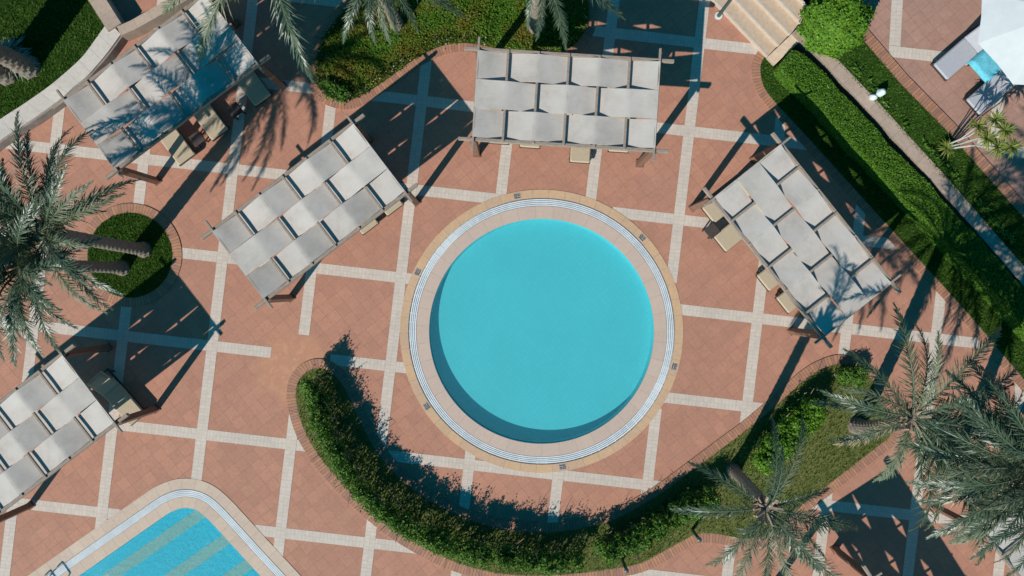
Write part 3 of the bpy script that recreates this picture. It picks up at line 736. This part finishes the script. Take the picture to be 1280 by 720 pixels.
def palm(base, h, label, counts, lean=None, seed=1, rb=.2, scale=1.0, az0=0.0, fronds=(), z=0.0, dry=2):
    r = random.Random(seed); b = G(*base, z); root = empty('palm_tree', b); tag(root, label, 'palm tree', 'date palms around the pools')
    top = Vector((0, 0, h))
    if lean: q = G(*lean) - G(*base); top = Vector((q.x, q.y, h))
    trunk_mesh(top, rb, rb*.88, seed).build('trunk', M['trunk'], root)
    q = MB(); hub = []                                            # cut frond stubs and the fibrous heart under the crown
    for k in range(26):
        a = k*2.4; z_ = -.55 + .6*k/26; d = Vector((math.cos(a), math.sin(a), .9)).normalized()
        p0 = top + Vector((math.cos(a)*rb*.6, math.sin(a)*rb*.6, z_)); q.tube([p0, p0 + d*.34], [.06, .03], 5)
    q.build('frond_stubs', M['twig'], root)
    a = az0; todo = []
    for cls, n in enumerate(counts):
        for k in range(n): a += 2.39996 + r.uniform(-.25, .25); todo.append((a, cls, scale))
    for az, cls, ln in fronds: todo.append((R(az) + r.uniform(-.06, .06), cls, ln))
    for az, cls, s_ in todo:
        o = bpy.data.objects.new('frond', r.choice(FR[cls])); C.objects.link(o); o.parent = root
        o.location = top + Vector((0, 0, .05 - .05*cls)); s_ *= r.uniform(.92, 1.08); o.scale = (s_, s_, s_)
        o.rotation_euler = (r.uniform(-.35, .35), r.uniform(-.08, .08), az)
    for k in range(dry):
        a += 2.4; o = bpy.data.objects.new('dry_frond', FR['dry'][k % 2]); C.objects.link(o); o.parent = root; o['label'] = 'dry tan frond hanging down'
        o.location = top + Vector((0, 0, -.3)); o.rotation_euler = (r.uniform(-.3, .3), 0, a)
    return root
palm((180, 312), 6.5, lean=(200, 307), label='palm whose trunk base is nearer the right side of the small round lawn', counts=(12, 9, 1, 0, 0, 0), seed=3, rb=.19, scale=1.0, dry=0,
     fronds=[(78, 3, .95), (66, 2, .95), (34, 3, .95), (20, 1, .7), (100, 3, .9), (118, 2, 1), (140, 3, 1), (160, 4, 1), (178, 3, .9), (200, 4, 1), (222, 3, .9), (245, 4, .85), (-62, 4, .85), (90, 4, .9), (130, 1, .8), (210, 2, .9)])
palm((153, 335), 6.3, lean=(172, 337), label='palm whose trunk base is lower left on the small round lawn', counts=(12, 9, 0, 0, 0, 0), seed=8, rb=.18, az0=1.0, scale=1.0, dry=0,
     fronds=[(-76, 4, .95), (-97, 3, 1.0), (-120, 4, 1.0), (-140, 3, 1), (-160, 2, 1), (180, 4, 1), (160, 3, 1), (140, 4, 1), (120, 2, 1), (100, 3, .9), (80, 3, .8), (-86, 2, .8), (-108, 4, .9), (60, 2, .7)])
palm((670, 33), 5.2, 'palm with thick tan trunk in the flower bed behind the level pergola', (2, 3, 0, 0, 0, 0), seed=21, rb=.24, az0=.5, scale=.7, dry=0,
     fronds=[(-70, 4, .86), (-88, 5, .7), (-34, 3, .98), (-58, 5, .6), (-5, 3, 1), (20, 4, 1), (45, 3, 1), (70, 4, 1), (95, 3, 1), (120, 4, 1), (145, 3, 1), (170, 4, .9), (195, 3, .8), (10, 2, 1), (60, 2, 1), (130, 2, 1), (-112, 5, .55)])
palm((497, 33), 5.0, 'palm rooted in the middle of the flower bed among ground cover', (2, 3, 0, 0, 0, 0), seed=33, rb=.2, az0=1.3, scale=.7, dry=0,
     fronds=[(-83, 4, .72), (-100, 4, .66), (-66, 3, .72), (-48, 4, .75), (-118, 4, .75), (-28, 3, .98), (0, 4, 1), (30, 3, 1), (60, 4, 1), (90, 3, 1), (120, 4, 1), (150, 3, 1), (175, 4, .9), (200, 3, .7), (-60, 5, .55), (45, 2, 1), (110, 2, 1)])
palm((383, -12), 4.6, 'palm at the top edge whose fronds hang over the palm shaded pergola', (2, 3, 0, 0, 0, 0), seed=45, rb=.2, az0=2.0, scale=.8, dry=0,
     fronds=[(-74, 4, 1.5), (-122, 4, 1.45), (-143, 4, 1.4), (-165, 4, 1.1), (170, 3, 1.1), (140, 4, 1), (110, 3, 1), (80, 4, 1), (50, 3, 1), (20, 4, 1), (-10, 3, 1), (-35, 4, .85), (150, 2, 1), (60, 2, 1)])
palm((1070, 532), 5.7, lean=(1037, 488), label='large palm with open crown at the right end of the crescent bed', counts=(1, 3, 0, 0, 0, 0), seed=52, rb=.22, scale=.9, dry=1, az0=4.2,
     fronds=[(131, 3, .95), (106, 2, 1.1), (79, 3, .95), (51, 2, 1.15), (24, 3, 1.15), (14, 4, 1.1), (165, 3, .95), (171, 4, .95), (202, 4, .8), (-2, 3, 1.1), (-14, 2, 1.3), (-26, 4, 1.5), (-38, 3, 1.6), (-50, 4, 1.7), (-60, 3, 1.6), (-70, 4, 1.45), (-80, 4, 1.0), (-94, 5, .85), (-112, 4, .8), (-36, 4, 1.2), (-20, 4, 1.1), (-8, 4, 1.25), (-48, 3, 1.3), (-58, 5, 1.2), (-30, 2, 1.25), (5, 3, 1.2), (-72, 3, 1.2)])
palm((1190, 572), 7.8, 'tall leaning palm with dense dark crown at the lower right', (12, 12, 3, 0, 0, 0), lean=(1104, 523), scale=1.05, seed=61, rb=.22, dry=1,
     fronds=[(a_, c_, 1.0) for a_, c_ in zip(range(-170, 190, 13), (3, 4, 2, 3, 5, 2, 4, 3, 2, 4, 3, 5, 2, 3, 4, 2, 3, 4, 2, 3, 5, 2, 4, 3, 2, 3, 4, 2))])
palm((916, 588), 7.2, lean=(874, 563), label='small palm in the crescent bed below the pergola right of the pool', counts=(1, 2, 0, 0, 0, 0), seed=77, rb=.18, scale=.6, az0=.7, dry=0,
     fronds=[(90, 2, .88), (148, 4, .72), (66, 3, .85), (182, 3, .85), (-125, 4, .85), (-108, 3, .85), (-88, 4, .9), (-70, 3, .9), (-52, 4, .95), (-38, 2, .95), (-22, 4, .95), (-10, 3, .95), (-60, 5, .8), (15, 3, .6)])
palm((36, 84), 7.0, 'palm trunk on the raised lawn farther from the left edge', (3, 4, 5, 5, 4, 2), seed=81, rb=.30, z=ZL-.03)
palm((7, 92), 6.8, 'palm trunk on the raised lawn right at the left edge', (3, 4, 5, 5, 4, 2), seed=88, rb=.30, z=ZL-.03)

# ------------------------------------------------------------------ hedges, shrubs
def shrub_row(path_px, zc, halfw, height, label, name='hedge', leaves=16000, mkey='shrub', seed=5, size=.085, twigs=60, cat='hedge'):
    global rng
    rng = np.random.default_rng(seed)
    path = smooth([G(*p, zc)[:2] for p in path_px], False, 8); P = np.array([[p.x, p.y] for p in path]); seg = np.linalg.norm(np.diff(P, axis=0), axis=1); cum = np.r_[0, np.cumsum(seg)]
    Ln = cum[-1]; nc = int(Ln/.055); root = empty('%s' % name, (P[len(P)//2][0], P[len(P)//2][1], 0)); tag(root, label, cat)
    o0 = np.array(root.location); cen = []; rad = []
    for k in range(nc):
        s = rng.uniform(0, Ln); x = np.interp(s, cum, P[:, 0]); y = np.interp(s, cum, P[:, 1])
        off = rng.uniform(-1, 1)*halfw*.72; i = min(np.searchsorted(cum, s), len(P)-1); t = P[i] - P[max(i-1, 0)]; t = t/max(np.linalg.norm(t), 1e-6)
        rr = rng.uniform(.13, .26); zz = height*(1 - .45*(abs(off)/halfw)**2)*rng.uniform(.62, 1.0) - rr*.3
        cen.append((x - t[1]*off, y + t[0]*off, max(zz, .2))); rad.append(rr)
    cen = np.array(cen); rad = np.array(rad); n = leaves; idx = rng.choice(len(cen), n, p=rad**2/np.sum(rad**2))
    d = unit(rng.normal(0, 1, (n, 3))); d[:, 2] = np.abs(d[:, 2])*.9 + d[:, 2]*.1
    rf = rng.uniform(.45, 1.12, (n, 1)); pos = cen[idx] + d*rad[idx][:, None]*rf
    extra = int(n*.25); s = rng.uniform(0, Ln, extra); X = np.c_[np.interp(s, cum, P[:, 0]), np.interp(s, cum, P[:, 1]), rng.uniform(.05, height*.6, extra)]
    X[:, :2] += rng.normal(0, halfw*.45, (extra, 2)); pos = np.r_[pos, X]; nr = np.r_[d + [0, 0, .5], rng.normal(0, 1, (extra, 3)) + [0, 0, .8]]
    quads_obj('foliage', leaf_quads(pos - o0, nr, size, size*.6), M[mkey], root)
    ns_ = int(leaves/42) if leaves > 5000 else 0; s = rng.uniform(0, Ln, ns_); i = np.clip(np.searchsorted(cum, s), 1, len(P)-1); t = unit(P[i] - P[i-1]); of = rng.uniform(-.75, .75, ns_)*halfw
    bx = np.c_[np.interp(s, cum, P[:, 0]) - t[:, 1]*of, np.interp(s, cum, P[:, 1]) + t[:, 0]*of, height*(.75 - .3*(of/halfw)**2)]
    dv = unit(np.c_[rng.normal(0, .3, (ns_, 2)), np.ones(ns_)]); u_ = np.tile(np.linspace(.1, 1, 12), ns_)[:, None]*rng.uniform(.2, .55, (ns_, 1)).repeat(12, 0)*height/1.2
    X = np.repeat(bx, 12, 0) + np.repeat(dv, 12, 0)*u_ + rng.normal(0, .03, (ns_*12, 3))
    if ns_: quads_obj('shoots', leaf_quads(X - o0, rng.normal(0, 1, (ns_*12, 3)) + [0, 0, .6], size*.9, size*.5), M[mkey], root)
    q = MB()
    for k in range(twigs):
        s = rng.uniform(0, Ln); b = Vector((np.interp(s, cum, P[:, 0]) + rng.normal(0, .12), np.interp(s, cum, P[:, 1]) + rng.normal(0, .12), 0.03)) - root.location
        tp = b + Vector((rng.normal(0, .3), rng.normal(0, .3), height*rng.uniform(.65, 1.02))); md = b.lerp(tp, .5) + Vector((rng.normal(0, .08), rng.normal(0, .08), 0))
        q.tube([b, md, tp], [.016, .012, .005], 5)
    q.build('stems', M['twig'], root); return root
shrub_row([(390, 478), (397, 508), (411, 549), (436, 591), (470, 630), (524, 664), (587, 688), (648, 699), (724, 703)], .8, .30, 1.34, 'long loose green hedge curving along the left of the crescent bed', leaves=22000, seed=5, twigs=230)
shrub_row([(752, 692), (780, 682), (818, 660), (856, 640), (892, 622)], .8, .38, 1.20, 'short loose green hedge in the crescent bed below the round pool', leaves=15000, seed=6, twigs=60)
shrub_row([(952, 580), (975, 556), (1002, 528), (1022, 512)], .7, .55, 1.05, 'bright leafy shrub between the two right hand palms', 'shrub', leaves=11000, seed=7, mkey='bush', twigs=30, cat='shrub')
shrub_row([(1056, 474), (1068, 470), (1078, 472)], .4, .33, .55, 'small low shrub at the right tip of the crescent bed', 'shrub', leaves=2500, seed=9, twigs=10, cat='shrub')
shrub_row([(402, 100), (412, 112), (430, 119)], .3, .22, .4, 'low dark shrub at the left tip of the flower bed', 'shrub', leaves=1500, seed=10, twigs=8, cat='shrub')

def clipped_hedge(path_px, hgt, halfw, label, leaves, seed):
    global rng
    rng = np.random.default_rng(seed)
    path = smooth([G(*p, hgt)[:2] for p in path_px], False, 10); root = empty('clipped_hedge', (*path[0], 0)); tag(root, label, 'hedge')
    o0 = Vector((path[0].x, path[0].y)); L_ = [p - o0 for p in path]; q = MB()
    n = len(L_); Lf, Rt = offset(L_, halfw*.78, False), offset(L_, -halfw*.78, False)
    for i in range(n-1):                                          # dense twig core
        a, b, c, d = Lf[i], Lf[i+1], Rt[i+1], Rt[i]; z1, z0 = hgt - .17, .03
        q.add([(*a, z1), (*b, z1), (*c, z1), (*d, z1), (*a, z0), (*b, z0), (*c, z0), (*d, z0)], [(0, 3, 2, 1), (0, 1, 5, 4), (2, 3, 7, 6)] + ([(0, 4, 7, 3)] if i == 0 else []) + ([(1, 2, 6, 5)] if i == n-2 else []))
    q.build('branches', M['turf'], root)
    P = np.array([[p.x, p.y] for p in L_]); cum = np.r_[0, np.cumsum(np.linalg.norm(np.diff(P, axis=0), axis=1))]
    s = rng.uniform(0, cum[-1], leaves); ang = rng.uniform(0, 1, leaves)
    X = np.c_[np.interp(s, cum, P[:, 0]), np.interp(s, cum, P[:, 1])]
    i = np.clip(np.searchsorted(cum, s), 1, len(P)-1); t = unit(P[i] - P[i-1]); nv = np.c_[-t[:, 1], t[:, 0]]
    # rounded-box cross-section walked along its perimeter: left side, top, right side
    per = ang*(2*hgt + 2*halfw); lf = per < hgt; rt = per > hgt + 2*halfw
    cy = np.where(lf, -halfw, np.where(rt, halfw, per - hgt - halfw)); cz = np.where(lf, per, np.where(rt, 2*hgt + 2*halfw - per, hgt))
    lump = 1 + .04*np.sin(s*2.3) + .03*np.sin(s*5.1 + 1) + rng.normal(0, .02, leaves); dep = 1 - .14*rng.uniform(0, 1, leaves)**2
    endf = np.clip(np.minimum(s, cum[-1]-s)/.5, 0, 1)**.5*.4 + .6
    rc = .16; ox, oz = np.clip(np.abs(cy) - (halfw - rc), 0, None)/rc, np.clip(cz - (hgt - rc), 0, None)/rc
    shr = np.where((ox > 0) & (oz > 0), 1/np.maximum(np.hypot(ox, oz), 1), 1)
    cy = np.sign(cy)*np.where(ox > 0, halfw - rc + rc*ox*shr, np.abs(cy)); cz = np.where(oz > 0, hgt - rc + rc*oz*shr, cz)
    cyy = cy*lump*dep*endf; czz = cz*(1 + .5*(lump-1))*dep
    pos = np.c_[X[:, 0] + nv[:, 0]*cyy, X[:, 1] + nv[:, 1]*cyy, np.maximum(czz, .04)]
    side = np.where(lf, -1., np.where(rt, 1., 0.)); nr = np.c_[nv[:, 0]*side, nv[:, 1]*side, np.where(side == 0, 1., .25)]
    quads_obj('foliage', leaf_quads(pos, nr, .065, .042), M['hedge'], root); return root
clipped_hedge([(984, 70), (1009, 92), (1039, 122), (1089, 177), (1154, 245), (1219, 315), (1266, 366), (1334, 440)], .95, .45, 'long clipped green hedge running diagonally beside the retaining wall', 95000, 4)

def round_bush():
    global rng
    rng = np.random.default_rng(3); z0 = ZT + .03; c = G(1051, 22, ZT + .9); root = empty('round_bush', (c.x, c.y, z0)); tag(root, 'bright yellow green round bush at the top of the steps', 'bush')
    n = 26000; d = unit(rng.normal(0, 1, (n, 3))); d[:, 2] = np.abs(d[:, 2]); lump = 1 + .10*np.sin(d[:, 0]*8 + 1)*np.sin(d[:, 1]*7 + .5) + .07*np.sin(d[:, 2]*13 + d[:, 0]*9)*np.sin(d[:, 1]*11)
    rr = (lump + np.where(rng.uniform(0, 1, n) < .06, rng.uniform(0, .14, n), 0))*(1 - .3*rng.uniform(0, 1, n)**2); pos = d*rr[:, None]*np.array([1.06, 1.06, 1.40]) + [0, 0, .12]
    quads_obj('foliage', leaf_quads(pos, d + [0, 0, .3], .10, .06), M['bush'], root)
    q = MB()
    for k in range(9):
        a = k*.7; q.tube([(0, 0, 0), (.25*math.cos(a), .25*math.sin(a), .5), (.7*math.cos(a), .7*math.sin(a), 1.0)], [.05, .035, .01], 6)
    q.build('stems', M['twig'], root)
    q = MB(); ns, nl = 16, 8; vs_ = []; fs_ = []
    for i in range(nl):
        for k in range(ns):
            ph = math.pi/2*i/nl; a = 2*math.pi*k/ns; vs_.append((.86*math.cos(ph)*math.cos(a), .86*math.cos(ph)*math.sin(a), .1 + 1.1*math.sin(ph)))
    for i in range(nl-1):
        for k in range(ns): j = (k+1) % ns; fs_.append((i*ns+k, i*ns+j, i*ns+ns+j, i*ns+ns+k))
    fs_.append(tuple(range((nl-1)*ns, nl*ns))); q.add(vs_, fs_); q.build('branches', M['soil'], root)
round_bush()

# spiky cane plant on the upper lawn
def rosette(q, c, r, size, n, rnd):
    for k in range(n):
        a = k*2.4 + rnd.uniform(-.2, .2); el = rnd.uniform(-.25, 1.1); d = Vector((math.cos(a)*math.cos(el), math.sin(a)*math.cos(el), math.sin(el)))
        s = d.cross(Vector((0, 0, 1)))
        s = s.normalized()*.022 if s.length > 1e-3 else Vector((.022, 0, 0))
        l = size*rnd.uniform(.75, 1.15); m_ = c + d*l*.5; t = c + d*l + Vector((0, 0, -.25*l*math.cos(el)))
        q.add([c - s*.6, c + s*.6, m_ + s, m_ - s, t], [(0, 1, 2, 3), (3, 2, 4)])
def cane_plant():
    rnd = random.Random(5); b = G(1181, 184, ZT); root = empty('spiky_plant', (b.x, b.y, ZT + .02)); tag(root, 'spiky yellow green plant on tall pale canes beside the grey loungers', 'plant')
    for hx, hy, h in ((1222, 158, 1.7), (1243, 150, 2.2), (1234, 173, 1.9), (1256, 163, 2.35), (1264, 184, 2.3), (1247, 184, 2.1)):
        hp = G(hx, hy, ZT + h); dx, dy = hp.x - b.x, hp.y - b.y
        q = MB(); t = Vector((dx, dy, h)); q.tube([(dx*.15, dy*.15, 0), (dx*.5, dy*.35, h*.5), t], [.028, .02, .016], 6, True); q.build('stem', M['pale_stem'], root)
        q = MB(); rosette(q, t, 1, .42, 46, rnd); q.build('leaf_rosette', M['yucca'], root)
    q = MB(); rosette(q, Vector((-.08, -.08, .25)), 1, .38, 36, rnd); q.build('leaf_rosette', M['yucca'], root)
cane_plant()

def silver_plant():
    rnd = random.Random(12); b = G(20, 76, ZL); root = empty('spiky_plant', (b.x, b.y, ZL - .02)); tag(root, 'silver grey spiky clump between the palm trunks on the raised lawn', 'plant')
    for dx, dy, h, sz in ((0, 0, .35, .75), (.3, -.12, .3, .6), (-.28, .1, .3, .6), (.1, .3, .28, .55)):
        q = MB(); rosette(q, Vector((dx, dy, h)), 1, sz, 60, rnd); q.build('leaf_rosette', M['silver'], root)
    q = MB()
    for dx, dy, h in ((0, 0, .35), (.3, -.12, .3), (-.28, .1, .3), (.1, .3, .28)): q.tube([(dx*.5, dy*.5, 0), (dx, dy, h)], .05, 6)
    q.build('stems', M['twig'], root)
silver_plant()

# low plants along the foot of the upper lawn wall
P = []
for k in range(900):
    t = rng.uniform(.12, .95); p = G(1030 + (1290-1030)*t, 48 + (330-48)*t, ZT); P.append((p.x + rng.normal(0, .07), p.y + rng.normal(0, .07), ZT + .03 + rng.uniform(.02, .16)))
P = np.array(P); keep = np.sin(P[:, 0]*5.3)*np.sin(P[:, 0]*2.1 + 1) > -.2; P = P[keep]
tag(quads_obj('edging_plants', leaf_quads(P, np.tile([0, 0, 1.], (len(P), 1)), .11, .06), M['shrub']), 'small leafy plants along the foot of the retaining wall cap', 'plants', kind='stuff')

# ------------------------------------------------------------------ small objects
def blob(mb, c, r, seed, n=14):
    rnd = random.Random(seed); vs_ = []; fs_ = []; ph = [rnd.uniform(0, 6) for _ in range(4)]
    for i in range(n//2 + 1):
        for k in range(n):
            t = math.pi*i/(n//2); a = 2*math.pi*k/n; d = Vector((math.sin(t)*math.cos(a), math.sin(t)*math.sin(a), math.cos(t)))
            f = 1 + .13*math.sin(3*d.x + ph[0])*math.sin(4*d.y + ph[1]) + .08*math.sin(6*d.z + ph[2] + 3*d.x); vs_.append((c[0] + d.x*r[0]*f, c[1] + d.y*r[1]*f, c[2] + d.z*r[2]*f))
    for i in range(n//2):
        for k in range(n): j = (k+1) % n; fs_.append((i*n+k, i*n+n+k, i*n+n+j, i*n+j))
    mb.add(vs_, fs_)
b = G(1094, 120, ZT); q = MB(); blob(q, (0.09, .07, .18), (.15, .14, .22), 4); blob(q, (-.11, -.06, .1), (.14, .12, .15), 6)
o = q.build('garden_rock', M['rock'], None, True); o.location = (b.x, b.y, ZT); tag(o, 'pale white two lobed rock on the upper lawn strip', 'rock')

def bollard(px, py, label):
    b = G(px, py); r = empty('bollard_lamp', (b.x, b.y, .03)); tag(r, label, 'bollard lamp', 'dark bollard lamps along the crescent bed')
    q = MB(); q.tube([(0, 0, 0), (0, 0, .92)], .055, 12); q.build('post', M['metal'], r, False)
    q = MB(); q.tube([(0, 0, .92), (0, 0, 1.04)], .05, 12); q.build('lamp_glass', M['lampglass'], r)
    q = MB(); q.tube([(0, 0, 1.04), (0, 0, 1.09), (0, 0, 1.11)], [.075, .07, .03], 12); q.build('cap', M['metal'], r)
bollard(865, 662, 'dark bollard lamp at the brick edge near the small palm')
bollard(777.5, 699, 'dark bollard lamp at the foot of the short loose hedge')
bollard(696, 698, 'dark bollard lamp at the end of the long curving hedge')

b = G(898, 20); r = empty('lamp_post', (b.x, b.y, 0)); tag(r, 'slim dark lamp post standing at the foot of the stone steps', 'lamp post')
q = MB(); q.tube([(0, 0, 0), (0, 0, .06)], .13, 12); q.build('base_plate', M['rock'], r)
q = MB(); q.tube([(0, 0, .06), (0, 0, .5), (0, 0, 2.7)], [.07, .055, .045], 12); q.build('pole', M['metal'], r)
q = MB(); q.tube([(0, 0, 2.7), (0, 0, 2.75), (0, 0, 3.05)], [.06, .12, .14], 12); q.build('lantern', M['lampglass'], r)
q = MB(); q.tube([(0, 0, 3.05), (0, 0, 3.12), (0, 0, 3.2)], [.18, .12, .03], 12); q.build('lamp_cap', M['metal'], r)

b = G(62, 735); ev = (G(215, 640) - G(100, 720)).normalized(); nv = Vector((ev.y, -ev.x, 0))
if nv.y > 0: nv = -nv
ld = empty('pool_ladder', (b.x, b.y, .03)); tag(ld, 'curved dark steel grab rail ladder at the freeform pool edge', 'pool ladder')
for s in (.22, -.28):
    pts = []
    for k in range(15):
        a = math.pi*k/14; pts.append(ev*s + nv*(-.02 - .30*math.cos(a)) + Vector((0, 0, (.55*min(1, 1.6*math.sin(a))) if 0 < k < 14 else 0)))
    pts.append(pts[-1] + Vector((0, 0, -.42))); q = MB(); q.tube(pts, .024, 8); q.build('rail', M['steel'], ld, True)
for z in (-.2, -.38):
    q = MB(); c = nv*.28 + ev*(-.03) + Vector((0, 0, z)); q.box(c, (.5, .09, .03), math.atan2(ev.y, ev.x)); q.build('rung', M['steel'], ld)
